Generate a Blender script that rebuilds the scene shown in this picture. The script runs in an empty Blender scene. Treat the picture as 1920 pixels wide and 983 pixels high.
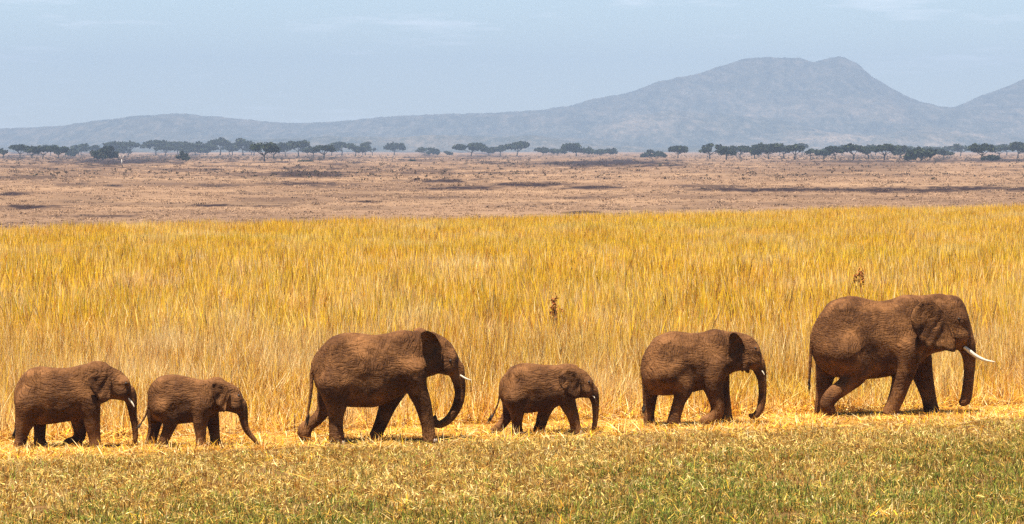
import bpy, math, random
import numpy as np
from mathutils import Vector, Matrix

R = math.radians
random.seed(7)
rng = np.random.default_rng(7)
SC = bpy.context.scene
COL = SC.collection

# ------------------------------------------------------------------ camera
CAM_H, FPX, HORIZON = 5.2, 6000.0, 280.0          # eye height, focal length and horizon row of the 1920x983 frame
cd = bpy.data.cameras.new('camera')
cd.sensor_width = 36.0
cd.lens = 36.0 * FPX / 1920.0
cd.clip_start, cd.clip_end = 1.0, 30000.0
cam = bpy.data.objects.new('camera', cd)
COL.objects.link(cam)
PITCH = math.atan((491.5 - HORIZON) / FPX)
cam.location = (0, 0, CAM_H)
cam.rotation_euler = (math.pi / 2 - PITCH, 0, 0)
SC.camera = cam

# ------------------------------------------------------------------ sky, sun, exposure
SUN = Vector((-0.17, -0.25, 1.0)).normalized()     # towards the sun: high, a little left and behind the camera
EL = math.asin(SUN.z)
AZ = math.atan2(SUN.x, SUN.y)
w = bpy.data.worlds.new('World')
SC.world = w
w.use_nodes = True
nt = w.node_tree
bg = nt.nodes['Background']
sky = nt.nodes.new('ShaderNodeTexSky')
sky.sky_type = 'NISHITA'
sky.sun_disc = False
sky.sun_elevation = EL
sky.sun_rotation = AZ % (2 * math.pi)
sky.altitude = 1000
sky.air_density = 1.0
sky.dust_density = 0.3
sky.ozone_density = 4.0
tc = nt.nodes.new('ShaderNodeTexCoord')
mp = nt.nodes.new('ShaderNodeMapping')
mp.inputs['Scale'].default_value = (7, 7, 60)
nz = nt.nodes.new('ShaderNodeTexNoise')
nz.inputs['Scale'].default_value = 2.2
nz.inputs['Detail'].default_value = 7
nz.inputs['Roughness'].default_value = 0.6
cr = nt.nodes.new('ShaderNodeMapRange')
cr.inputs['From Min'].default_value = 0.56
cr.inputs['From Max'].default_value = 0.80
cr.inputs['To Min'].default_value = 0.0
cr.inputs['To Max'].default_value = 0.8
mxs = nt.nodes.new('ShaderNodeMix')
mxs.data_type = 'RGBA'
mxs.inputs[7].default_value = (10.0, 10.4, 11.0, 1)  # thin white cloud veil
nt.links.new(tc.outputs['Generated'], mp.inputs['Vector'])
nt.links.new(mp.outputs['Vector'], nz.inputs['Vector'])
nt.links.new(nz.outputs['Fac'], cr.inputs['Value'])
nt.links.new(cr.outputs['Result'], mxs.inputs[0])
nt.links.new(sky.outputs['Color'], mxs.inputs[6])
nt.links.new(mxs.outputs[2], bg.inputs['Color'])
bg.inputs['Strength'].default_value = 0.05

sl = bpy.data.lights.new('sun', 'SUN')
sl.energy = 5.0
sl.angle = R(0.5)
sl.color = (1.0, 0.95, 0.86)
so = bpy.data.objects.new('sun', sl)
so.rotation_euler = SUN.to_track_quat('Z', 'Y').to_euler()
so.location = (0, 0, 400)
COL.objects.link(so)

SC.view_settings.view_transform = 'Standard'
SC.view_settings.look = 'None'
SC.view_settings.gamma = 1.0
SC.view_settings.exposure = 1.7
SC.cycles.use_denoising = False
SC.cycles.max_bounces = 6
SC.cycles.diffuse_bounces = 2
SC.cycles.volume_bounces = 2
SC.cycles.transmission_bounces = 3
SC.cycles.transparent_max_bounces = 4

# ------------------------------------------------------------------ helpers
def ground_dist(py):
    return CAM_H * FPX / (py - HORIZON)

def at(px, py, Y):
    """world point seen at a frame position, at depth Y"""
    cp, sp = math.cos(PITCH), math.sin(PITCH)
    u, v = (px - 960.0) / FPX, (491.5 - py) / FPX
    d = Vector((u, cp + v * sp, -sp + v * cp))
    t = Y / d.y
    return Vector((d.x * t, Y, CAM_H + d.z * t))

def link(name, verts, faces, mat, parent=None, smooth=True, cols=None):
    me = bpy.data.meshes.new(name)
    if isinstance(faces, np.ndarray):
        n, k = faces.shape
        me.vertices.add(len(verts))
        me.vertices.foreach_set('co', np.asarray(verts, dtype=np.float32).ravel())
        me.loops.add(n * k)
        me.loops.foreach_set('vertex_index', faces.astype(np.int32).ravel())
        me.polygons.add(n)
        me.polygons.foreach_set('loop_start', np.arange(0, n * k, k, dtype=np.int32))
        me.update(calc_edges=True)
    else:
        me.from_pydata([tuple(v) for v in verts], [], faces)
        me.update()
    if smooth:
        me.polygons.foreach_set('use_smooth', np.ones(len(me.polygons), dtype=bool))
    if cols is not None:
        a = me.color_attributes.new('Col', 'FLOAT_COLOR', 'POINT')
        a.data.foreach_set('color', np.asarray(cols, dtype=np.float32).ravel())
    if mat:
        me.materials.append(mat)
    o = bpy.data.objects.new(name, me)
    COL.objects.link(o)
    if parent is not None:
        o.parent = parent
    return o

def tag(o, label=None, cat=None, group=None, kind=None):
    for k, v in (('label', label), ('category', cat), ('group', group), ('kind', kind)):
        if v:
            o[k] = v
    return o

def thing(name, loc, label, cat, group=None, rz=0.0):
    o = bpy.data.objects.new(name, None)
    COL.objects.link(o)
    o.location = loc
    o.rotation_euler = (0, 0, rz)
    o.empty_display_size = 0.3
    return tag(o, label, cat, group)

def tube(pts, radii, n=10, cap=True):
    """rings along a polyline -> verts, quads"""
    pts = [Vector(p) for p in pts]
    V, F = [], []
    ref = Vector((0.13, 0.97, 0.2)).normalized()
    for i, p in enumerate(pts):
        t = (pts[min(i + 1, len(pts) - 1)] - pts[max(i - 1, 0)]).normalized()
        a = t.cross(ref)
        if a.length < 1e-3:
            a = t.cross(Vector((1, 0, 0)))
        a.normalize()
        b = t.cross(a)
        for k in range(n):
            th = 2 * math.pi * k / n
            V.append(p + (a * math.cos(th) + b * math.sin(th)) * radii[i])
    for i in range(len(pts) - 1):
        for k in range(n):
            k2 = (k + 1) % n
            F.append((i * n + k, i * n + k2, (i + 1) * n + k2, (i + 1) * n + k))
    if cap:
        F.append(tuple(range(n - 1, -1, -1)))
        F.append(tuple((len(pts) - 1) * n + k for k in range(n)))
    return V, F

def spline(pts, m):
    """Catmull-Rom through rows of numbers, m steps per span"""
    P = np.asarray(pts, float)
    Q = np.vstack([2 * P[0] - P[1], P, 2 * P[-1] - P[-2]])
    out = []
    for i in range(1, len(Q) - 2):
        for k in range(m):
            t = k / m
            out.append(0.5 * (2 * Q[i] + (Q[i + 1] - Q[i - 1]) * t + (2 * Q[i - 1] - 5 * Q[i] + 4 * Q[i + 1] - Q[i + 2]) * t * t
                              + (3 * Q[i] - Q[i - 1] - 3 * Q[i + 1] + Q[i + 2]) * t ** 3))
    out.append(P[-1])
    return np.array(out)

def vnoise(x, y, seed=0):
    xi, yi = np.floor(x), np.floor(y)
    fx, fy = x - xi, y - yi
    fx, fy = fx * fx * (3 - 2 * fx), fy * fy * (3 - 2 * fy)
    def h(a, b):
        s = np.sin(a * 127.1 + b * 311.7 + seed * 74.7) * 43758.5453
        return s - np.floor(s)
    return (h(xi, yi) * (1 - fx) + h(xi + 1, yi) * fx) * (1 - fy) + (h(xi, yi + 1) * (1 - fx) + h(xi + 1, yi + 1) * fx) * fy

def fbm(x, y, octaves=4, seed=0):
    s, a, tot = 0, 0.5, 0
    for i in range(octaves):
        s = s + a * vnoise(x, y, seed + i * 13)
        tot += a
        a *= 0.5
        x, y = x * 2.03 + 5.1, y * 2.03 + 1.7
    return s / tot

class NT:
    """small helper for building material node trees"""
    def __init__(self, name):
        self.m = bpy.data.materials.new(name)
        self.m.use_nodes = True
        self.t = self.m.node_tree
        self.t.nodes.clear()
        self.out = self.t.nodes.new('ShaderNodeOutputMaterial')
    def n(self, typ, **kw):
        nd = self.t.nodes.new(typ)
        for k, v in kw.items():
            if k.startswith('_'):
                setattr(nd, k[1:], v)
        return nd
    def l(self, a, b):
        self.t.links.new(a, b)
    def noise(self, vec, scale, detail=4, rough=0.55, dist=0.0):
        nd = self.n('ShaderNodeTexNoise')
        nd.inputs['Scale'].default_value = scale
        nd.inputs['Detail'].default_value = detail
        nd.inputs['Roughness'].default_value = rough
        nd.inputs['Distortion'].default_value = dist
        if vec is not None:
            self.l(vec, nd.inputs['Vector'])
        return nd.outputs['Fac']
    def ramp(self, fac, stops):
        nd = self.n('ShaderNodeValToRGB')
        el = nd.color_ramp.elements
        while len(el) < len(stops):
            el.new(0.5)
        for e, (p, c) in zip(el, stops):
            e.position = p
            e.color = (*c, 1) if len(c) == 3 else c
        self.l(fac, nd.inputs['Fac'])
        return nd.outputs['Color']
    def rng(self, fac, a, b, c=0.0, d=1.0):
        nd = self.n('ShaderNodeMapRange')
        for k, v in zip(('From Min', 'From Max', 'To Min', 'To Max'), (a, b, c, d)):
            nd.inputs[k].default_value = v
        self.l(fac, nd.inputs['Value'])
        return nd.outputs['Result']
    def mix(self, fac, a, b, blend='MIX'):
        nd = self.n('ShaderNodeMix')
        nd.data_type = 'RGBA'
        nd.blend_type = blend
        for s, i in ((fac, 0), (a, 6), (b, 7)):
            if isinstance(s, (int, float)):
                nd.inputs[i].default_value = s
            elif isinstance(s, tuple):
                nd.inputs[i].default_value = (*s, 1)
            else:
                self.l(s, nd.inputs[i])
        return nd.outputs[2]
    def math(self, op, a, b):
        nd = self.n('ShaderNodeMath')
        nd.operation = op
        for s, i in ((a, 0), (b, 1)):
            if isinstance(s, (int, float)):
                nd.inputs[i].default_value = s
            else:
                self.l(s, nd.inputs[i])
        return nd.outputs[0]
    def mapping(self, vec, scale=(1, 1, 1), rot=(0, 0, 0)):
        nd = self.n('ShaderNodeMapping')
        nd.inputs['Scale'].default_value = scale
        nd.inputs['Rotation'].default_value = rot
        self.l(vec, nd.inputs['Vector'])
        return nd.outputs['Vector']

# ------------------------------------------------------------------ materials
def mat_skin():
    k = NT('elephant_skin')
    tc = k.n('ShaderNodeTexCoord').outputs['Object']
    warpn = k.n('ShaderNodeTexNoise')
    warpn.inputs['Scale'].default_value = 2.2
    warpn.inputs['Detail'].default_value = 2
    k.l(tc, warpn.inputs['Vector'])
    wv = k.n('ShaderNodeVectorMath', _operation='MULTIPLY_ADD')
    k.l(warpn.outputs['Color'], wv.inputs[0])
    wv.inputs[1].default_value = (0.35, 0.35, 0.35)
    k.l(tc, wv.inputs[2])
    v = wv.outputs[0]
    # creases of the hide: long slanting folds down the flank, crossed by shorter level ones
    def crease(scale, rot, width, detail):
        f = k.noise(k.mapping(v, scale, rot), 1.0, detail, 0.5)
        return k.rng(k.math('ABSOLUTE', k.math('SUBTRACT', f, 0.5), 0), 0.0, width)
    c1 = crease((17, 5, 2.4), (0, R(36), 0), 0.11, 2)
    c2 = crease((3.2, 5, 19), (0, R(20), 0), 0.10, 2)
    c3 = crease((26, 20, 22), (0, R(20), 0), 0.10, 2)
    where = k.noise(tc, 1.3, 2)
    hgt = k.math('MULTIPLY', c1, k.rng(where, 0.38, 0.6, 0.15, 1.0))
    hgt = k.math('ADD', hgt, k.math('MULTIPLY', c2, k.rng(where, 0.4, 0.62, 0.8, 0.05)))
    hgt = k.math('ADD', hgt, k.math('MULTIPLY', c3, 0.16))
    hgt = k.math('ADD', hgt, k.math('MULTIPLY', k.noise(tc, 60, 2), 0.03))
    big = k.noise(tc, 1.7, 4, 0.6)
    fine = k.noise(tc, 9, 4, 0.65)
    base = k.ramp(big, [(0.30, (0.050, 0.019, 0.0062)), (0.55, (0.078, 0.031, 0.0100)), (0.75, (0.115, 0.048, 0.0155))])
    base = k.mix(k.rng(fine, 0.35, 0.7, 0, 0.55), base, (0.023, 0.0095, 0.004))
    dust = k.rng(k.noise(tc, 2.3, 6, 0.68), 0.44, 0.72, 0, 0.75)
    base = k.mix(dust, base, (0.25, 0.108, 0.036))
    b = k.n('ShaderNodeBsdfPrincipled')
    k.l(base, b.inputs['Base Color'])
    b.inputs['Roughness'].default_value = 0.72
    b.inputs['Specular IOR Level'].default_value = 0.06
    bp = k.n('ShaderNodeBump')
    bp.inputs['Strength'].default_value = 1.0
    bp.inputs['Distance'].default_value = 0.016
    k.l(hgt, bp.inputs['Height'])
    k.l(bp.outputs[0], b.inputs['Normal'])
    k.l(b.outputs[0], k.out.inputs['Surface'])
    return k.m

def mat_plain(name, c1, c2, scale=10, rough=0.7, spec=0.2, bump=0.0):
    k = NT(name)
    tc = k.n('ShaderNodeTexCoord').outputs['Object']
    b = k.n('ShaderNodeBsdfPrincipled')
    nf = k.noise(tc, scale, 4, 0.6)
    k.l(k.ramp(nf, [(0.3, c1), (0.7, c2)]), b.inputs['Base Color'])
    b.inputs['Roughness'].default_value = rough
    b.inputs['Specular IOR Level'].default_value = spec
    if bump:
        bp = k.n('ShaderNodeBump')
        bp.inputs['Strength'].default_value = 0.6
        bp.inputs['Distance'].default_value = bump
        k.l(nf, bp.inputs['Height'])
        k.l(bp.outputs[0], b.inputs['Normal'])
    k.l(b.outputs[0], k.out.inputs['Surface'])
    return k.m

def mat_blades(name, tint_noise, transl=0.35):
    """grass: colour stored per blade, shifted in big patches across the field"""
    k = NT(name)
    at_ = k.n('ShaderNodeAttribute')
    at_.attribute_name = 'Col'
    pos = k.n('ShaderNodeNewGeometry').outputs['Position']
    col = at_.outputs['Color']
    if tint_noise:
        for sc, lo, hi, amt, c, mode in tint_noise:
            f = k.rng(k.noise(pos, sc, 3, 0.6), lo, hi, 0, amt)
            col = k.mix(f, col, c, mode)
    d = k.n('ShaderNodeBsdfDiffuse')
    t = k.n('ShaderNodeBsdfTranslucent')
    k.l(col, d.inputs['Color'])
    k.l(col, t.inputs['Color'])
    mx = k.n('ShaderNodeMixShader')
    mx.inputs[0].default_value = transl
    k.l(d.outputs[0], mx.inputs[1])
    k.l(t.outputs[0], mx.inputs[2])
    k.l(mx.outputs[0], k.out.inputs['Surface'])
    return k.m

def mat_ground():
    """Col attribute: R = burnt, G = under the golden field, B = near short turf"""
    k = NT('savanna_ground')
    pos = k.n('ShaderNodeNewGeometry').outputs['Position']
    a = k.n('ShaderNodeAttribute')
    a.attribute_name = 'Col'
    sp = k.n('ShaderNodeSeparateColor')
    k.l(a.outputs['Color'], sp.inputs[0])
    far = k.ramp(k.noise(pos, 0.012, 6, 0.62), [(0.3, (0.085, 0.053, 0.036)), (0.5, (0.165, 0.101, 0.062)), (0.68, (0.225, 0.142, 0.083))])
    far = k.mix(k.rng(k.noise(pos, 0.09, 5, 0.7), 0.42, 0.75, 0, 0.35), far, (0.075, 0.042, 0.030))
    far = k.mix(sp.outputs[0], far, (0.022, 0.015, 0.016))
    gold = k.ramp(k.noise(pos, 0.5, 5, 0.65), [(0.3, (0.17, 0.072, 0.014)), (0.7, (0.34, 0.165, 0.032))])
    near = k.ramp(k.noise(pos, 3.0, 6, 0.7), [(0.3, (0.055, 0.030, 0.012)), (0.55, (0.13, 0.070, 0.025)), (0.75, (0.24, 0.14, 0.05))])
    c = k.mix(sp.outputs[1], far, gold)
    c = k.mix(sp.outputs[2], c, near)
    b = k.n('ShaderNodeBsdfDiffuse')
    k.l(c, b.inputs['Color'])
    bp = k.n('ShaderNodeBump')
    bp.inputs['Strength'].default_value = 0.5
    bp.inputs['Distance'].default_value = 0.05
    k.l(k.noise(pos, 9, 5, 0.7), bp.inputs['Height'])
    k.l(bp.outputs[0], b.inputs['Normal'])
    k.l(b.outputs[0], k.out.inputs['Surface'])
    return k.m

def mat_hills():
    k = NT('wooded_hills')
    pos = k.n('ShaderNodeNewGeometry').outputs['Position']
    sep = k.n('ShaderNodeSeparateXYZ')
    k.l(pos, sep.inputs[0])
    woods = k.ramp(k.noise(k.mapping(pos, (1, 0.12, 1.3)), 0.034, 6, 0.8), [(0.34, (0.008, 0.011, 0.007)), (0.5, (0.034, 0.035, 0.022)), (0.64, (0.09, 0.074, 0.053))])
    clear = k.rng(k.noise(k.mapping(pos, (1, 0.25, 2.4)), 0.0042, 7, 0.74), 0.47, 0.62)
    low = k.rng(sep.outputs['Z'], 30, 170, 1.0, 0.25)
    spots = k.ramp(k.noise(k.mapping(pos, (1, 0.12, 1.3)), 0.05, 5, 0.75), [(0.38, (0.04, 0.04, 0.028)), (0.6, (0.19, 0.138, 0.095))])
    c = k.mix(k.math('MULTIPLY', k.math('MULTIPLY', clear, low), k.rng(sep.outputs['X'], -500, 500, 0.25, 1.0)), woods, spots)
    b = k.n('ShaderNodeBsdfDiffuse')
    k.l(c, b.inputs['Color'])
    k.l(b.outputs[0], k.out.inputs['Surface'])
    return k.m

M_SKIN = mat_skin()
M_IVORY = mat_plain('ivory', (0.50, 0.40, 0.27), (0.66, 0.57, 0.43), 14, 0.4, 0.4)
M_EYE = mat_plain('eye_dark', (0.012, 0.008, 0.006), (0.02, 0.012, 0.008), 5, 0.45, 0.3)
M_HAIR = mat_plain('tail_hair', (0.018, 0.012, 0.009), (0.04, 0.025, 0.016), 30, 0.6, 0.2)
M_NAIL = mat_plain('toenail', (0.20, 0.14, 0.09), (0.27, 0.19, 0.13), 20, 0.5, 0.3)
M_GROUND = mat_ground()
M_HILLS = mat_hills()
M_TALL = mat_blades('tall_dry_grass', [(0.045, 0.50, 0.66, 0.7, (0.92, 1.0, 0.62), 'MULTIPLY'), (0.40, 0.52, 0.70, 0.6, (0.78, 0.54, 0.34), 'MULTIPLY'), (0.27, 0.50, 0.70, 0.6, (0.86, 0.68, 0.36), 'MIX')], 0.5)
M_STRAW = mat_blades('trampled_straw', [(0.9, 0.46, 0.68, 0.75, (0.72, 0.50, 0.33), 'MULTIPLY')], 0.3)
M_TURF = mat_blades('short_turf', [(0.5, 0.44, 0.64, 0.6, (0.66, 0.54, 0.38), 'MULTIPLY'), (2.2, 0.52, 0.68, 0.7, (0.50, 0.30, 0.20), 'MULTIPLY')], 0.3)
M_BARK = mat_plain('acacia_bark', (0.045, 0.036, 0.03), (0.09, 0.07, 0.055), 1.5, 0.9, 0.1)
M_PALE = mat_plain('bleached_wood', (0.36, 0.31, 0.26), (0.48, 0.42, 0.36), 1.5, 0.9, 0.1)
M_LEAF = mat_blades('acacia_leaf', None, 0.2)
M_SCRUB = mat_blades('dry_scrub', None, 0.2)
M_WEED = mat_blades('dead_weed', None, 0.2)

# ------------------------------------------------------------------ the setting: ground, hills
def path_y(x):                      # the trodden line the herd walks, running slightly away to the right
    return 59.4 + 0.42 * x

def field_edge(x):                  # far edge of the tall golden field
    return 197 + 1.0 * x

BURNT = [(200, 303, 170, 8, .8), (60, 333, 90, 7, .6), (26, 363, 42, 5, .9), (60, 388, 68, 5, .9), (200, 405, 100, 4, .7),
         (400, 385, 62, 4, .8), (400, 348, 80, 4, .6), (215, 348, 28, 4, .8), (130, 346, 60, 5, .5), (490, 386, 70, 3, .7),
         (560, 326, 120, 10, .75), (570, 344, 85, 6, .75), (680, 378, 52, 3, .8), (820, 339, 90, 5, .85), (860, 352, 85, 5, .9),
         (780, 320, 60, 4, .5), (1000, 346, 90, 5, .85), (1110, 352, 70, 5, .9), (1150, 306, 190, 8, .85), (1330, 350, 90, 5, .6),
         (1460, 356, 210, 5, .95), (1640, 356, 250, 6, .95), (1860, 354, 220, 6, .95), (1080, 371, 70, 4, .5), (1090, 398, 48, 3, .7),
         (1680, 303, 300, 3, .7), (1850, 301, 150, 5, .7), (480, 362, 80, 4, .35), (40, 312, 90, 4, .5), (700, 388, 60, 3, .3),
         (340, 318, 120, 5, .5), (900, 316, 80, 3, .4), (1300, 371, 120, 3, .35), (1520, 368, 90, 3, .3), (330, 296, 150, 4, .6),
         (-150, 345, 110, 8, .8), (-220, 380, 90, 5, .8), (2080, 340, 120, 8, .6), (620, 296, 120, 3, .5), (1000, 297, 100, 3, .4)]

def burnt_at(px, py):
    n1 = fbm(px * 0.022, py * 0.20, 4, 3) - 0.5
    n2 = fbm(px * 0.09, py * 0.55, 4, 9) - 0.5
    out = np.zeros_like(px)
    for cx, cy, rx, ry, s in BURNT:
        d = np.sqrt(((px - cx) / rx) ** 2 + ((py - cy) / ry) ** 2)
        v = np.clip(1.25 - d + n1 * 0.9 + n2 * 1.1, 0, 1)
        out = np.maximum(out, min(1.0, s * 1.25) * v * v * (3 - 2 * v))
    streak = np.clip(fbm(px * 0.006 + 40, py * 0.11, 5, 21) * 3.0 - 1.35, 0, 1) * 0.5
    mott = np.clip(fbm(px * 0.030 + 7, py * 0.42, 4, 27) * 3.8 - 1.75, 0, 1) * np.clip((356 - py) / 40, 0.1, 1) * np.where(px < 980, 0.85, 0.5)
    return np.maximum(np.maximum(out, streak), mott)

def build_ground():
    rows = [-500, -200, -60, 0, 20] + list(np.linspace(30, 100, 140)) + list(np.linspace(101, 170, 50))
    py = np.arange(462, 288, -0.6)
    rows += [r for r in CAM_H * FPX / (py - HORIZON) if r > 171]
    rows += [4200, 4800, 5600, 6600, 8000, 10000, 12500]
    rows = np.array(rows, float)
    t = np.concatenate([np.linspace(-1, -0.36, 40, endpoint=False), np.linspace(-0.36, 0.36, 560), np.linspace(0.36, 1, 41)[1:]])
    X = t[None, :] * (60 + np.abs(rows[:, None]) * 0.62)
    Y = np.repeat(rows[:, None], len(t), 1)
    near = np.clip(1 - (Y - 80) / 40, 0, 1) * (Y > 10)
    Z = (fbm(X * 0.6, Y * 0.6, 4, 5) - 0.5) * 0.08 * near
    d = np.abs(Y - path_y(X))
    Z *= np.clip((d - 0.3) / 1.5, 0.15, 1)               # the path itself is trodden flat
    Z -= 0.02
    PX = 960 + X / np.maximum(Y, 1) * FPX
    PY = HORIZON + CAM_H * FPX / np.maximum(Y, 1)
    burn = np.where(Y > 150, burnt_at(PX, PY), 0)
    edge = np.clip((field_edge(X) - Y) / 4 + 0.5, 0, 1) * (Y > 20)
    turf = np.clip((path_y(X) - 0.5 - Y) / 1.5, 0, 1)
    cols = np.stack([burn, edge, turf, np.ones_like(burn)], -1).reshape(-1, 4)
    nr, nc = X.shape
    V = np.stack([X, Y, Z], -1).reshape(-1, 3)
    i = np.arange(nr - 1)[:, None] * nc + np.arange(nc - 1)[None, :]
    F = np.stack([i, i + 1, i + nc + 1, i + nc], -1).reshape(-1, 4)
    tag(link('ground', V, F, M_GROUND, cols=cols), 'dry savanna plain running back to the hills', kind='structure')

RIDGE = [(-900, 250), (-500, 240), (-100, 243), (0, 243), (60, 241), (130, 236), (200, 225), (260, 219), (320, 215), (390, 219), (450, 225),
         (510, 231), (580, 233), (650, 229), (720, 222), (800, 217), (880, 216), (950, 213), (1020, 207), (1070, 199), (1110, 187),
         (1180, 175), (1230, 157), (1270, 147), (1310, 141), (1350, 126), (1390, 113), (1430, 110), (1490, 112), (1520, 121), (1545, 112),
         (1570, 108), (1595, 117), (1615, 138), (1650, 160), (1690, 187), (1730, 203), (1770, 206), (1800, 200), (1840, 182),
         (1880, 167), (1920, 150), (2000, 132), (2100, 128), (2300, 165), (2900, 210)]

def build_hills():
    D = 9600.0
    rp = np.array(RIDGE, float)
    xs = np.arange(-2900, 3000, 14.0)
    ys = np.concatenate([np.arange(5400, 8600, 40.0), np.arange(8600, 10000, 14.0), np.arange(10000, 11900, 60.0)])
    X, Y = np.meshgrid(xs, ys)
    warp = (fbm(X * 0.0009, Y * 0.0009, 3, 31) - 0.5) * 900
    crest = D + 350 * np.sin(X / 700.0)                       # the crest line wanders in depth
    px = 960 + X / crest * FPX
    H = (HORIZON - np.interp(px, rp[:, 0], rp[:, 1])) / FPX * crest + CAM_H
    dY = Y - crest
    front = np.clip(1 + (dY) / 3900, 0, 1)
    prof = np.where(dY < 0, 0.30 * front ** 1.1 + 0.70 * np.exp(-(dY / (900 + 0.5 * np.abs(warp))) ** 2), np.exp(-(dY / 900) ** 2))
    spur = (fbm(X * 0.0022, Y * 0.0012, 4, 55) - 0.5) * 190 * np.clip(-dY / 700, 0, 1) * np.clip(front * 2.0, 0, 1)
    rough = (fbm(X * 0.02, Y * 0.02, 3, 77) - 0.5) * 9 + (rng.random(X.shape) - 0.4) * 5.0
    Z = H * prof + spur * 0.7 + rough * np.clip(front * 3, 0, 1)
    lim = CAM_H + (H - CAM_H) * Y / crest * 0.985             # spurs stay below the crest as seen across the plain
    Z = np.where(dY < -120, np.minimum(Z, lim), Z)
    Z = np.where((Y < 5500) | (Y > 11800), -0.6, np.maximum(Z, -0.5))
    nr, nc = X.shape
    V = np.stack([X, Y, Z], -1).reshape(-1, 3)
    i = np.arange(nr - 1)[:, None] * nc + np.arange(nc - 1)[None, :]
    F = np.stack([i, i + 1, i + nc + 1, i + nc], -1).reshape(-1, 4)
    tag(link('hills', V, F, M_HILLS), 'blue hazy wooded hills along the horizon', kind='structure')

build_ground()
build_hills()

# ------------------------------------------------------------------ elephants
def smin(a, b, k):
    h = np.maximum(k - np.abs(a - b), 0) / k
    return np.minimum(a, b) - h * h * k * 0.25

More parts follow.
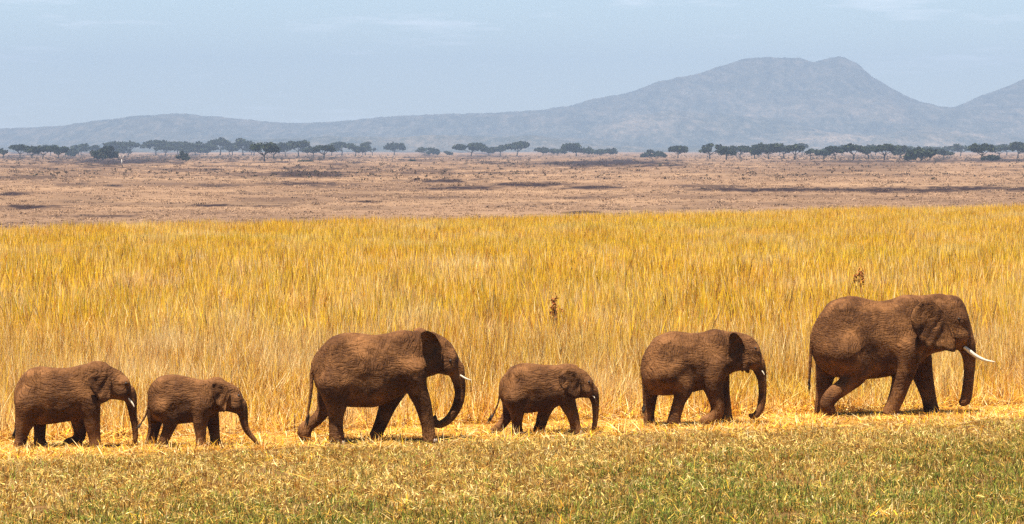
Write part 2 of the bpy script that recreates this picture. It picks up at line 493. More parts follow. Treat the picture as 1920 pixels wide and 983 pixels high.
class Field:
    """a sampled implicit surface, meshed with surface nets"""
    def __init__(self, lo, hi, h):
        self.lo, self.h = np.array(lo, float), h
        self.n = np.ceil((np.array(hi) - self.lo) / h).astype(int) + 1
        self.f = np.full(self.n, 9.0, np.float32)
        self.ax = [self.lo[i] + h * np.arange(self.n[i]) for i in range(3)]
    def box(self, lo, hi):
        a = np.maximum(np.floor((np.array(lo) - self.lo) / self.h).astype(int), 0)
        b = np.minimum(np.ceil((np.array(hi) - self.lo) / self.h).astype(int) + 1, self.n)
        sl = tuple(slice(i, j) for i, j in zip(a, b))
        x = self.ax[0][sl[0]][:, None, None].astype(np.float32)
        y = self.ax[1][sl[1]][None, :, None].astype(np.float32)
        z = self.ax[2][sl[2]][None, None, :].astype(np.float32)
        return sl, x, y, z
    def cone(self, a, b, ra, rb, k, g=None, sq=1.0):
        a, b = np.array(a), np.array(b)
        m = max(ra, rb) + 0.22
        sl, x, y, z = self.box(np.minimum(a, b) - m, np.maximum(a, b) + m)
        d = b - a
        L2 = max(float(d @ d), 1e-8)
        t = np.clip(((x - a[0]) * d[0] + (y - a[1]) * d[1] + (z - a[2]) * d[2]) / L2, 0, 1)
        q = np.sqrt((x - a[0] - t * d[0]) ** 2 + ((y - a[1] - t * d[1]) / sq) ** 2 + (z - a[2] - t * d[2]) ** 2) - (ra + (rb - ra) * t)
        tgt = self.f if g is None else g
        tgt[sl] = smin(tgt[sl], q, k)
    def loft(self, st, wf, k, ridge=0.2, g=None):
        """st: rows of x, ztop, zbot; wf: width / height ratio rows"""
        s = np.array(st, float)
        fine = spline(s, 8)
        fine = fine[np.argsort(fine[:, 0])]
        x0, x1 = s[0, 0], s[-1, 0]
        m = 0.25
        sl, x, y, z = self.box((x0 - m, -1.4, s[:, 2].min() - m), (x1 + m, 1.4, s[:, 1].max() + m))
        xc = np.clip(x, x0, x1)
        zt = np.interp(xc, fine[:, 0], fine[:, 1])
        zb = np.interp(xc, fine[:, 0], fine[:, 2])
        c, a = (zt + zb) / 2, (zt - zb) / 2
        b = a * np.interp((xc - x0) / (x1 - x0), np.linspace(0, 1, len(wf)), wf)
        u = (z - c) / a
        v = y / b * (1 + ridge * np.clip(u, 0, 1.2))
        e = 2.25
        q = ((np.abs(u) ** e + np.abs(v) ** e) ** (1 / e) - 1) * np.minimum(a, b)
        dx = np.abs(x - xc)
        q = np.where(dx > 0, np.sqrt(np.maximum(q, 0) ** 2 + dx ** 2) + np.minimum(q, 0) * 0, q)
        tgt = self.f if g is None else g
        tgt[sl] = smin(tgt[sl], q.astype(np.float32), k)
    def at(self, p):
        q = (np.asarray(p) - self.lo) / self.h
        i = np.clip(np.floor(q).astype(int), 0, self.n - 2)
        t = np.clip(q - i, 0, 1)
        f = self.f
        r = 0
        for dx in (0, 1):
            for dy in (0, 1):
                for dz in (0, 1):
                    wgt = (t[0] if dx else 1 - t[0]) * (t[1] if dy else 1 - t[1]) * (t[2] if dz else 1 - t[2])
                    r += wgt * f[i[0] + dx, i[1] + dy, i[2] + dz]
        return r
    def mesh(self):
        f = self.f
        ins = f < 0
        c = [ins[i:self.n[0] - 1 + i, j:self.n[1] - 1 + j, k:self.n[2] - 1 + k] for i in (0, 1) for j in (0, 1) for k in (0, 1)]
        cnt = sum(a.astype(np.int8) for a in c)
        act = np.argwhere((cnt > 0) & (cnt < 8))
        idx = -np.ones(self.n - 1, np.int64)
        idx[tuple(act.T)] = np.arange(len(act))
        acc, num = np.zeros((len(act), 3)), np.zeros(len(act))
        offs = np.array([(i, j, k) for i in (0, 1) for j in (0, 1) for k in (0, 1)])
        for a in range(8):
            for b in range(a + 1, 8):
                if np.abs(offs[a] - offs[b]).sum() != 1:
                    continue
                fa = f[tuple((act + offs[a]).T)]
                fb = f[tuple((act + offs[b]).T)]
                cross = (fa < 0) != (fb < 0)
                t = np.where(cross, fa / np.where(cross, fa - fb, 1), 0)
                p = offs[a][None] + t[:, None] * (offs[b] - offs[a])[None]
                acc[cross] += p[cross]
                num[cross] += 1
        V = self.lo + (act + acc / num[:, None]) * self.h
        faces = []
        for ax in range(3):
            b1, b2 = (ax + 1) % 3, (ax + 2) % 3
            sh = [slice(None)] * 3
            s0, s1 = sh[:], sh[:]
            s0[ax], s1[ax] = slice(0, -1), slice(1, None)
            e = np.argwhere(ins[tuple(s0)] != ins[tuple(s1)])
            e = e[(e[:, b1] > 0) & (e[:, b2] > 0) & (e[:, b1] < self.n[b1] - 1) & (e[:, b2] < self.n[b2] - 1)]
            flip = ins[tuple(s0)][tuple(e.T)]
            def cell(d1, d2):
                q = e.copy()
                q[:, b1] -= d1
                q[:, b2] -= d2
                return idx[tuple(q.T)]
            q = np.stack([cell(1, 1), cell(0, 1), cell(0, 0), cell(1, 0)], -1)
            q[~flip] = q[~flip][:, ::-1]
            faces.append(q)
        return V, np.concatenate(faces)

def build_elephant(E, idx):
    zs, ox, oy = E['frame']
    yaw = R(E['yaw'])
    gx, gy = E['foot']
    D0 = ground_dist(gy)
    base = at(gx, gy, D0)
    cy, sy = math.cos(yaw), math.sin(yaw)
    cp, sp = math.cos(PITCH), math.sin(PITCH)
    mpp = D0 / FPX / zs                      # metres per traced step
    def P(X, Y, yl):
        """traced side-view point -> local point on the lengthwise plane at sideways offset yl"""
        u, v = (ox + X / zs - 960) / FPX, (491.5 - (oy + Y / zs)) / FPX
        d = np.array([u, cp + v * sp, -sp + v * cp])
        o = np.array([-base.x, -base.y, CAM_H])
        nrm = np.array([-sy, cy, 0])
        t = (yl - o @ nrm) / (d @ nrm)
        p = o + d * t
        return np.array([p[0] * cy + p[1] * sy, yl, p[2]])
    body = [tuple(P(x, (a + b) / 2, 0)[[0]]) + (P(x, a, 0)[2], P(x, b, 0)[2]) for x, a, b in E['body']]
    head = [tuple(P(x, (a + b) / 2, 0)[[0]]) + (P(x, a, 0)[2], P(x, b, 0)[2]) for x, a, b in E['head']]
    bh = max(a - b for _, a, b in body)
    hw = 0.375 * bh                           # half width of the barrel
    hh = max(a - b for _, a, b in head)
    head_w = 0.36 * hh
    lo = [body[0][0] - 0.55, -hw - 0.25, -0.06]
    hi = [head[-1][0] + 0.75, hw + 0.25, max(b[1] for b in body + head) + 0.15]
    F = Field(lo, hi, E.get('h', 0.02))
    k = 0.055 * bh / 0.9 + 0.03
    F.loft(body, E.get('wf', [0.55, 0.68, 0.72, 0.75, 0.74, 0.68, 0.58, 0.5]), 0.05, 0.22)
    F.loft(head, [0.62, 0.70, 0.68, 0.62, 0.52, 0.45], k * 1.3, 0.1)
    # brow and cheek swelling, both sides
    for X, Y, r in E.get('bumps', []):
        for s in (-1, 1):
            p = P(X, Y, s * head_w * 0.55)
            F.cone(p, p + 1e-3, r * mpp, r * mpp, k)
    # trunk
    tr = E['trunk']
    trs = spline([list(P(x, y, 0)) + [r * mpp] for x, y, r in tr], 5)
    for a, b in zip(trs[:-1], trs[1:]):
        F.cone(a[:3], b[:3], a[3], b[3], 0.03)
    # legs
    toes = []
    for key, side in (('near_hind', -1), ('far_hind', 1), ('near_front', -1), ('far_front', 1)):
        ch = E[key]
        n = len(ch)
        rows = []
        planted = E.get('planted', {}).get(key, True)
        for i, (x, y, r) in enumerate(ch):
            t = i / (n - 1)
            off = side * hw * (0.60 - 0.06 * t) if 'hind' in key else side * hw * (0.56 - 0.06 * t)
            p = P(x, y, off)
            rows.append(list(p) + [r * mpp])
        if planted:
            last = rows[-1]
            last[2] = 0.45 * last[3]
        rs = spline(rows, 4)
        g = np.full(F.n, 9.0, np.float32)
        for a, b in zip(rs[:-1], rs[1:]):
            F.cone(a[:3], b[:3], a[3], b[3], 0.04, g)
        if planted:                          # flared sole pad
            p = np.array(rs[-1][:3])
            rr = rs[-1][3]
            F.cone(p + (0.10 * rr, 0, 0), (p[0] + 0.16 * rr, p[1], 0.0), rr * 0.98, rr * 1.06, 0.05, g)
            toes.append((p, rr))
        F.f = smin(F.f, g, 0.7 * k)
    # bony points: hip, shoulder blade, elbow; then the hollows of flank and neck
    def lerp(t):
        xs = body[0][0] + (body[-1][0] - body[0][0]) * t
        return xs, np.interp(xs, [b[0] for b in body], [b[1] for b in body]), np.interp(xs, [b[0] for b in body], [b[2] for b in body])
    for s in (-1, 1):
        x1, t1, b1 = lerp(0.20)
        F.cone((x1, s * hw * 0.50, t1 - 0.14 * bh), (x1 - 0.02 * bh, s * hw * 0.56, t1 - 0.60 * bh), 0.09 * bh, 0.17 * bh, 1.6 * k)
        x2, t2, b2 = lerp(0.73)
        F.cone((x2, s * hw * 0.40, t2 - 0.14 * bh), (x2 + 0.07 * bh, s * hw * 0.60, t2 - 0.52 * bh), 0.10 * bh, 0.13 * bh, k)
        for tt, dz, rr in ((0.44, 0.66, 0.15), (0.61, 0.55, 0.10)):
            x3, t3, b3 = lerp(tt)
            c = np.array((x3, s * hw * 1.60, t3 - dz * bh))
            g = np.full(F.n, 9.0, np.float32)
            F.cone(c, c + np.array((0.02, 0, -0.22 * bh if dz < 0.7 else -0.1 * bh)), rr * bh * 1.6, rr * bh * 1.5, 0.02, g)
            F.f = -smin(-F.f, g, 0.16)
    z = F.ax[2][None, None, :]
    F.f = np.maximum(F.f, (-z + 0.0).astype(np.float32) - 0.001)
    V, Q = F.mesh()
    # heavy folds of hide, real relief
    n1 = fbm(V[:, 0] * 9 + V[:, 2] * 3.5, V[:, 2] * 3.2 - V[:, 0] * 1.0 + V[:, 1] * 2, 3, 11 + idx)
    V[:, 1] += np.sign(V[:, 1]) * (np.abs(n1 - 0.5) * 2 - 0.5) * 0.012
    root = thing('elephant', base, E['label'], 'elephant', 'elephants walking in single file', yaw)
    link('body', V, Q, M_SKIN, root)
    # ears
    er = E['ear']
    out = np.array(er['outline'], float)
    closed = np.vstack([out, out[:1]])
    fineo = spline(closed, 4)[:-1]
    rt = np.array(er['root'], float)
    dist = np.sqrt(((fineo - rt) ** 2).sum(1))
    ymin, ymax = fineo[:, 1].min(), fineo[:, 1].max()
    dmax = dist.max()
    xspan = rt[0] - fineo[:, 0].min()
    NR = 7
    def clear(X, Y, off):
        p = P(X, Y, -off)
        while F.at((p[0], -off, p[2])) < 0.022 and off < 1.2:
            off += 0.012
            p = P(X, Y, -off)
        return off
    off0 = clear(rt[0], rt[1], head_w * 0.6)
    slope = er['flare']
    if er['tilt'] < 0:
        for j in range(0, len(fineo), 2):
            fr = max(0.0, (rt[0] - fineo[j][0]) / xspan)
            if fr > 0.45:
                slope = max(slope, (clear(fineo[j][0], fineo[j][1], 0.1) - off0) / fr)
    for side in (-1, 1):
        pts, nring = [], len(fineo)
        for ri in range(NR + 1):
            s = ri / NR
            for j in range(nring):
                X, Y = rt + (fineo[j] - rt) * s
                dd = s * dist[j] / dmax
                vz = (ymax - Y) / (ymax - ymin)
                rip = 0.012 * math.sin(j / nring * 2 * math.pi * 6 + idx) * s * s + 0.010 * math.sin(X * 0.09 + Y * 0.05)
                fl = dd ** 0.85 if er['tilt'] > 0 else s * max(0.0, (rt[0] - fineo[j][0]) / xspan) ** 0.9
                off = (head_w * 0.80 + er['flare'] * fl) if er['tilt'] > 0 else (off0 + slope * fl)
                off += er['tilt'] * (vz - 0.5) * s + rip * bh
                off = max(off, 0.05)
                p = P(X, Y, -off)
                lim = 0
                while F.at((p[0], -off, p[2])) < 0.022 and lim < 40:
                    off += 0.012
                    lim += 1
                p = P(X, Y, -off)
                if side > 0:
                    p = np.array([p[0], off, p[2] ])
                pts.append(p)
        nv = len(pts)
        th = 0.016 + 0.008 * bh
        back = []
        for q, p in enumerate(pts):
            rim = 0.25 if q >= NR * nring else 1.0
            back.append(p + np.array([0.0, side * -th * rim, 0.0]))
        VV = pts + back
        FF = []
        for ri in range(NR):
            for j in range(nring):
                j2 = (j + 1) % nring
                a = (ri * nring + j, ri * nring + j2, (ri + 1) * nring + j2, (ri + 1) * nring + j)
                FF.append(a if side < 0 else a[::-1])
                b = tuple(nv + v for v in a)
                FF.append(b[::-1] if side < 0 else b)
        for j in range(nring):
            j2 = (j + 1) % nring
            a = (NR * nring + j, NR * nring + j2, nv + NR * nring + j2, nv + NR * nring + j)
            FF.append(a if side < 0 else a[::-1])
        link('ear', VV, FF, M_SKIN, root)
    # tusks
    if E.get('tusk'):
        for side in (-1, 1):
            rows = spline([list(P(x, y, side * head_w * (0.42 + 0.18 * i / (len(E['tusk']) - 1)))) + [r * mpp * (0.95 if 'biggest' in E['label'] else 0.58)] for i, (x, y, r) in enumerate(E['tusk'])], 5)
            v, f = tube(rows[:, :3], rows[:, 3], 10)
            link('tusk', v, f, M_IVORY, root)
    # tail with its brush of hair
    tl = spline([list(P(x, y, 0)) + [r * mpp] for x, y, r in E['tail']], 5)
    v, f = tube(tl[:, :3], tl[:, 3], 9)
    tail = link('tail', v, f, M_SKIN, root)
    tip, tdir = tl[-1, :3], tl[-1, :3] - tl[-6, :3]
    tdir = tdir / np.linalg.norm(tdir)
    hv, hf = [], []
    rg = random.Random(idx)
    ln = E.get('tuft', 0.16)
    for i in range(34):
        t0 = rg.uniform(-0.9, 0.1)
        p0 = tip + tdir * ln * t0 + np.array([rg.uniform(-1, 1), rg.uniform(-1, 1), 0]) * 0.012
        p1 = p0 + tdir * ln * rg.uniform(0.5, 1.0) + np.array([rg.uniform(-1, 1), rg.uniform(-1, 1), rg.uniform(-.6, .2)]) * 0.035
        a, b = tube([p0, (p0 + p1) / 2 + np.array([0.006, 0, 0]), p1], [0.007, 0.006, 0.002], 4)
        hf += [tuple(i2 + len(hv) for i2 in q) for q in b]
        hv += a
    link('tail_hair', hv, hf, M_HAIR, tail)
    # eyes
    ex, ey = E['eye']
    for side in (-1, 1):
        off = 0.03
        while off < hw and F.at((P(ex, ey, side * off)[0], side * off, P(ex, ey, side * off)[2])) < 0:
            off += 0.006
        c = P(ex, ey, side * (off - 0.008))
        v, f = tube([c + np.array([0, side * t, 0]) * 0.022 for t in (-1, -.6, 0, .6, .92)], [0.008, 0.018, 0.024, 0.018, 0.006], 10)
        link('eye', v, f, M_EYE, root)
    # toenails along the front of each planted foot
    for p, rr in toes:
        for a in (-50, -17, 17, 50):
            ca, sa = math.cos(R(a)), math.sin(R(a))
            c = np.array([p[0] + 0.14 * rr + ca * rr * 1.02, p[1] + sa * rr * 1.0, 0.034])
            v, f = tube([c + np.array([0, 0, t]) * 0.04 for t in (-.8, -.3, .3, .9)], [0.016 + 0.1 * rr, 0.02 + 0.1 * rr, 0.018 + 0.08 * rr, 0.008], 8)
            link('toenail', v, f, M_NAIL, root)
    return root

S_AB, S_C, S_D, S_E, S_F = (3.6923, 0, 640), (3.51, 520, 580), (4.68, 880, 640), (4.2733, 1170, 590), (3.3905, 1480, 520)
ELEPHANTS = [
    dict(label='half-grown elephant with a short white tusk at the tail end of the line, far left', frame=S_AB, yaw=5, foot=(120, 839),
         body=[(99, 335, 425), (112, 298, 480), (145, 243, 530), (200, 192, 560), (280, 170, 572), (360, 178, 568), (440, 182, 556), (510, 172, 545),
               (570, 158, 525), (630, 149, 480), (690, 155, 430), (730, 170, 400)],
         head=[(640, 160, 400), (690, 149, 398), (745, 162, 396), (800, 185, 400), (850, 213, 408), (888, 260, 414), (908, 310, 420), (925, 355, 425)],
         bumps=[(865, 285, 34), (850, 350, 38)],
         trunk=[(890, 345, 46), (905, 395, 38), (914, 450, 29), (920, 505, 23), (930, 560, 20), (936, 620, 16), (937, 665, 14), (931, 696, 10)],
         near_hind=[(195, 420, 88), (185, 520, 68), (158, 610, 42), (142, 690, 36), (136, 745, 37)],
         far_hind=[(250, 470, 75), (275, 570, 42), (275, 640, 34), (272, 690, 32), (284, 738, 34)],
         near_front=[(620, 420, 72), (632, 510, 56), (642, 590, 45), (655, 660, 36), (657, 705, 34)],
         far_front=[(540, 460, 65), (545, 560, 46), (555, 625, 37), (545, 668, 32), (505, 690, 27), (468, 705, 33)], planted={'far_front': False},
         ear=dict(outline=[(750, 192), (690, 205), (630, 228), (608, 262), (622, 315), (655, 365), (690, 403), (735, 408), (760, 385), (768, 320), (768, 250)], root=(752, 240), flare=0.24, tilt=-0.12),
         tusk=[(890, 388, 10), (903, 408, 11), (919, 430, 10), (930, 452, 4)],
         tail=[(112, 350, 17), (112, 420, 11), (113, 510, 9), (107, 590, 8), (100, 630, 5)], eye=(872, 288), tuft=0.14),
    dict(label='grey-brown calf without tusks, second from the left, reaching its trunk down to the straw', frame=S_AB, yaw=5, foot=(340, 838), h=0.018,
         body=[(1025, 340, 425), (1035, 312, 475), (1060, 278, 520), (1110, 241, 555), (1180, 226, 570), (1250, 232, 568), (1320, 246, 560), (1390, 262, 548),
               (1440, 264, 520), (1490, 262, 480), (1530, 270, 455)],
         head=[(1460, 275, 460), (1505, 258, 470), (1550, 268, 478), (1600, 288, 488), (1640, 312, 500), (1668, 345, 508), (1685, 395, 510), (1695, 430, 510)],
         bumps=[(1645, 400, 26), (1640, 450, 28)],
         trunk=[(1665, 430, 40), (1680, 490, 32), (1689, 545, 24), (1698, 590, 19), (1722, 632, 15), (1755, 670, 13), (1782, 706, 9)],
         near_hind=[(1150, 470, 84), (1182, 545, 48), (1160, 620, 34), (1136, 680, 29), (1132, 722, 31)],
         far_hind=[(1080, 480, 65), (1072, 570, 40), (1058, 640, 33), (1045, 690, 31), (1042, 716, 32)],
         near_front=[(1400, 450, 64), (1388, 540, 48), (1388, 620, 34), (1391, 680, 28), (1393, 715, 30)],
         far_front=[(1450, 450, 58), (1474, 560, 40), (1486, 640, 31), (1490, 690, 29), (1491, 715, 31)],
         ear=dict(outline=[(1575, 305), (1520, 280), (1475, 285), (1460, 325), (1473, 385), (1508, 440), (1545, 486), (1562, 470), (1572, 420), (1592, 360)], root=(1578, 335), flare=0.18, tilt=-0.08),
         tail=[(1036, 388, 13), (1026, 450, 9), (1008, 510, 7), (985, 550, 6), (962, 580, 4)], eye=(1652, 372), tuft=0.08),
    dict(label='large brown elephant third from the left, trunk curled under, small pointed white tusk', frame=S_C, yaw=9, foot=(740, 828),
         body=[(232, 325, 420), (250, 292, 500), (290, 243, 560), (345, 190, 605), (410, 160, 632), (480, 150, 640), (560, 156, 642), (640, 166, 640), (720, 155, 612),
               (790, 138, 575), (850, 134, 550), (910, 148, 510), (970, 168, 450), (1020, 185, 410)],
         head=[(930, 165, 400), (990, 155, 408), (1050, 160, 418), (1105, 186, 425), (1150, 228, 432), (1180, 285, 440), (1205, 340, 450), (1222, 385, 450)],
         bumps=[(1140, 320, 42), (1130, 380, 44)],
         trunk=[(1175, 385, 55), (1190, 450, 42), (1203, 530, 33), (1194, 600, 31), (1170, 662, 28), (1132, 716, 26), (1085, 750, 22), (1050, 754, 19), (1036, 728, 14), (1038, 700, 8)],
         near_hind=[(380, 500, 108), (388, 610, 70), (386, 700, 46), (386, 780, 42), (392, 862, 45)],
         far_hind=[(340, 540, 80), (310, 650, 44), (265, 715, 36), (215, 752, 34), (178, 795, 41), (182, 840, 34), (198, 875, 22)], planted={'far_hind': False},
         near_front=[(890, 400, 92), (915, 510, 66), (955, 610, 53), (978, 700, 43), (992, 770, 38), (1000, 835, 39)],
         far_front=[(800, 480, 80), (735, 610, 56), (700, 700, 44), (664, 790, 37), (642, 850, 38)],
         ear=dict(outline=[(1040, 165), (990, 138), (945, 155), (953, 220), (957, 310), (975, 395), (1030, 412), (1075, 395), (1085, 320), (1080, 240)], root=(1058, 235), flare=0.20, tilt=0.30),
         tusk=[(1180, 415, 11), (1208, 434, 12), (1242, 453, 10), (1278, 464, 3)],
         tail=[(246, 345, 26), (228, 430, 15), (221, 540, 11), (208, 640, 9), (196, 720, 7)], eye=(1138, 335), tuft=0.18),
    dict(label='small calf in the middle of the line, fourth from the left, trunk hanging straight down', frame=S_D, yaw=9, foot=(1020, 813), h=0.018,
         body=[(263, 370, 450), (280, 325, 520), (320, 275, 575), (380, 222, 610), (450, 190, 628), (530, 188, 625), (610, 198, 612), (690, 203, 595), (760, 206, 575),
               (820, 208, 535), (880, 214, 490), (930, 228, 460)],
         head=[(820, 225, 470), (880, 212, 485), (940, 224, 490), (1000, 246, 492), (1045, 285, 495), (1078, 330, 500), (1102, 390, 505), (1118, 430, 505)],
         bumps=[(1045, 365, 34), (1035, 430, 38)],
         trunk=[(1075, 425, 52), (1098, 490, 36), (1107, 560, 28), (1107, 640, 22), (1102, 710, 18), (1094, 755, 15), (1084, 782, 10)],
         near_hind=[(410, 500, 96), (418, 600, 64), (418, 690, 41), (420, 770, 37), (422, 815, 40)],
         far_hind=[(370, 520, 78), (345, 620, 46), (310, 695, 37), (258, 755, 33), (222, 790, 33), (238, 822, 26)], planted={'far_hind': False},
         near_front=[(830, 430, 84), (868, 550, 64), (905, 640, 47), (926, 715, 40), (937, 785, 40)],
         far_front=[(730, 480, 74), (665, 600, 54), (637, 690, 44), (616, 760, 40), (608, 795, 41)],
         ear=dict(outline=[(965, 300), (925, 262), (860, 250), (800, 270), (783, 315), (795, 380), (835, 430), (885, 472), (935, 492), (966, 478), (972, 420), (976, 350)], root=(962, 340), flare=0.20, tilt=-0.08),
         tusk=[(1080, 470, 7), (1094, 484, 7), (1103, 496, 3)],
         tail=[(280, 395, 18), (262, 490, 9), (243, 565, 8), (210, 632, 8), (190, 662, 5)], eye=(1050, 352), tuft=0.13),
    dict(label='young elephant second from the right with a folded ear and one front foot lifted', frame=S_E, yaw=10, foot=(1300, 797),
         body=[(137, 385, 470), (155, 322, 550), (200, 245, 610), (260, 184, 640), (330, 144, 645), (400, 130, 640), (480, 137, 632), (560, 144, 615), (640, 134, 595),
               (710, 113, 580), (770, 117, 550), (825, 142, 490), (880, 165, 440), (920, 185, 415)],
         head=[(820, 175, 420), (875, 150, 428), (930, 150, 432), (985, 156, 436), (1035, 184, 440), (1072, 232, 446), (1095, 295, 455), (1112, 350, 460), (1120, 390, 460)],
         bumps=[(1050, 290, 40), (1045, 370, 44)],
         trunk=[(1070, 385, 58), (1090, 450, 44), (1105, 520, 32), (1109, 600, 29), (1106, 680, 28), (1093, 742, 27), (1068, 790, 24), (1038, 812, 18), (1008, 802, 11)],
         near_hind=[(410, 470, 112), (478, 580, 72), (448, 675, 47), (426, 750, 43), (402, 830, 44), (400, 872, 46)],
         far_hind=[(250, 480, 90), (222, 610, 54), (208, 720, 41), (200, 810, 37), (200, 872, 38)],
         near_front=[(730, 420, 95), (712, 550, 78), (730, 640, 60), (748, 720, 51), (742, 790, 46), (690, 838, 39), (642, 850, 38)], planted={'near_front': False},
         far_front=[(770, 470, 75), (795, 600, 46), (810, 700, 40), (820, 790, 39), (826, 870, 40)],
         ear=dict(outline=[(945, 195), (895, 145), (850, 155), (838, 230), (825, 330), (830, 430), (890, 452), (950, 440), (1000, 468), (1003, 400), (990, 320), (965, 250)], root=(958, 245), flare=0.17, tilt=0.26),
         tusk=[(1096, 436, 7), (1112, 456, 8), (1126, 480, 4)],
         tail=[(152, 415, 20), (152, 520, 12), (158, 620, 9), (158, 700, 8), (156, 750, 6)], eye=(1052, 265), tuft=0.12),
    dict(label='biggest elephant leading the line at the far right, wide ear and long curved white tusk', frame=S_F, yaw=11, foot=(1640, 778),
         body=[(142, 345, 440), (160, 295, 520), (205, 222, 580), (265, 160, 620), (335, 125, 640), (410, 117, 645), (490, 134, 645), (570, 150, 638), (650, 137, 622),
               (720, 112, 605), (790, 109, 575), (850, 120, 520), (910, 130, 470), (960, 140, 440)],
         head=[(860, 150, 440), (915, 122, 450), (975, 112, 455), (1035, 111, 458), (1080, 128, 462), (1110, 172, 468), (1135, 245, 475), (1155, 315, 480), (1168, 375, 485), (1174, 400, 485)],
         bumps=[(1085, 270, 48), (1080, 370, 52)],
         trunk=[(1110, 395, 64), (1135, 460, 48), (1145, 535, 36), (1143, 605, 32), (1136, 680, 32), (1128, 740, 32), (1120, 778, 30), (1098, 795, 20)],
         near_hind=[(370, 480, 125), (425, 595, 78), (360, 680, 52), (280, 742, 46), (240, 800, 40), (258, 850, 32), (268, 884, 24)], planted={'near_hind': False},
         far_hind=[(270, 470, 105), (228, 620, 58), (218, 720, 45), (208, 800, 39), (204, 858, 42)],
         near_front=[(745, 450, 100), (735, 570, 74), (712, 660, 57), (688, 745, 48), (660, 815, 43), (642, 868, 45)],
         far_front=[(810, 480, 92), (850, 630, 62), (876, 720, 47), (892, 790, 42), (900, 842, 43)],
         ear=dict(outline=[(915, 150), (855, 145), (800, 190), (775, 245), (780, 305), (805, 360), (845, 410), (875, 447), (930, 455), (1000, 464), (1050, 472), (1058, 435), (1046, 375), (1028, 315), (1005, 255), (965, 200)],
                  root=(985, 250), flare=0.40, tilt=-0.14),
         tusk=[(1110, 440, 12), (1138, 462, 14), (1185, 498, 13), (1245, 525, 9), (1308, 536, 3)],
         tail=[(158, 365, 26), (138, 460, 12), (132, 560, 10), (128, 640, 8), (126, 670, 7)], eye=(1078, 262), tuft=0.17),
]
import time
_t = time.time()
for i, E in enumerate(ELEPHANTS):
    build_elephant(E, i)
print('elephants', time.time() - _t)

# ------------------------------------------------------------------ grass
STRAW, GOLD, ORNG, BRWN, PALE = (0.84, 0.52, 0.11), (0.82, 0.515, 0.03), (0.50, 0.205, 0.025), (0.12, 0.045, 0.013), (0.94, 0.75, 0.37)
OLIV, GREEN, DGRN = (0.46, 0.35, 0.04), (0.17, 0.20, 0.035), (0.07, 0.10, 0.02)

def blade_set(n, h, spread, lean, width, palette, wts, seed, flat=0.0, curl=0.5, head=0.0, segs=3):
    """n curved tapering blades as one tuft"""
    g = np.random.default_rng(seed)
    V, F, C = [], [], []
    pal = np.array(palette)
    for b in range(n):
        a = g.uniform(0, 2 * np.pi)
        r = spread * np.sqrt(g.random())
        p = np.array([r * np.cos(a), r * np.sin(a), 0.0])
        hh = h * g.uniform(0.55, 1.12)
        az = g.uniform(0, 2 * np.pi)
        ln = lean * g.normal(0, 1) if g.random() > flat else g.uniform(1.05, 1.6)
        cu = curl * g.uniform(-0.3, 1.0)
        wd = width * g.uniform(0.6, 1.3)
        tw = g.uniform(0, np.pi)
        side = np.array([np.cos(tw), np.sin(tw), 0])
        c = pal[g.choice(len(pal), p=np.array(wts) / sum(wts))] * g.uniform(0.8, 1.15)
        base = len(V)
        ang = ln
        if ang > 1.0:
            p[2] = g.uniform(0.0, 0.12)
        for s in range(segs + 1):
            t = s / segs
            ww = wd * (1 - t) ** 0.6 * 0.5
            if head and t > 0.6:
                ww = wd * 0.5 * (1.0 + head * math.sin((t - 0.6) / 0.4 * math.pi))
            if s == segs:
                V.append(p.copy())
                C.append((*c, 1))
            else:
                V += [p - side * ww, p + side * ww]
                C += [(*c, 1)] * 2
            st = hh / segs
            d = np.array([np.cos(az) * np.sin(ang), np.sin(az) * np.sin(ang), np.cos(ang)])
            p = p + d * st
            if p[2] < 0.008:
                p[2] = 0.008
            ang += cu / segs
        for s in range(segs):
            q = base + 2 * s
            if s == segs - 1:
                F.append((q, q + 1, q + 2))
            else:
                F.append((q, q + 1, q + 3, q + 2))
    return V, F, C

def tuft_collection(name, specs, mat):
    c = bpy.data.collections.new(name)
    for i, sp in enumerate(specs):
        V, F, C = blade_set(seed=100 + i * 17 + len(name), **sp)
        o = link('%s_%02d' % (name, i), V, F, mat, smooth=False, cols=C)
        COL.objects.unlink(o)
        c.objects.link(o)
    return c

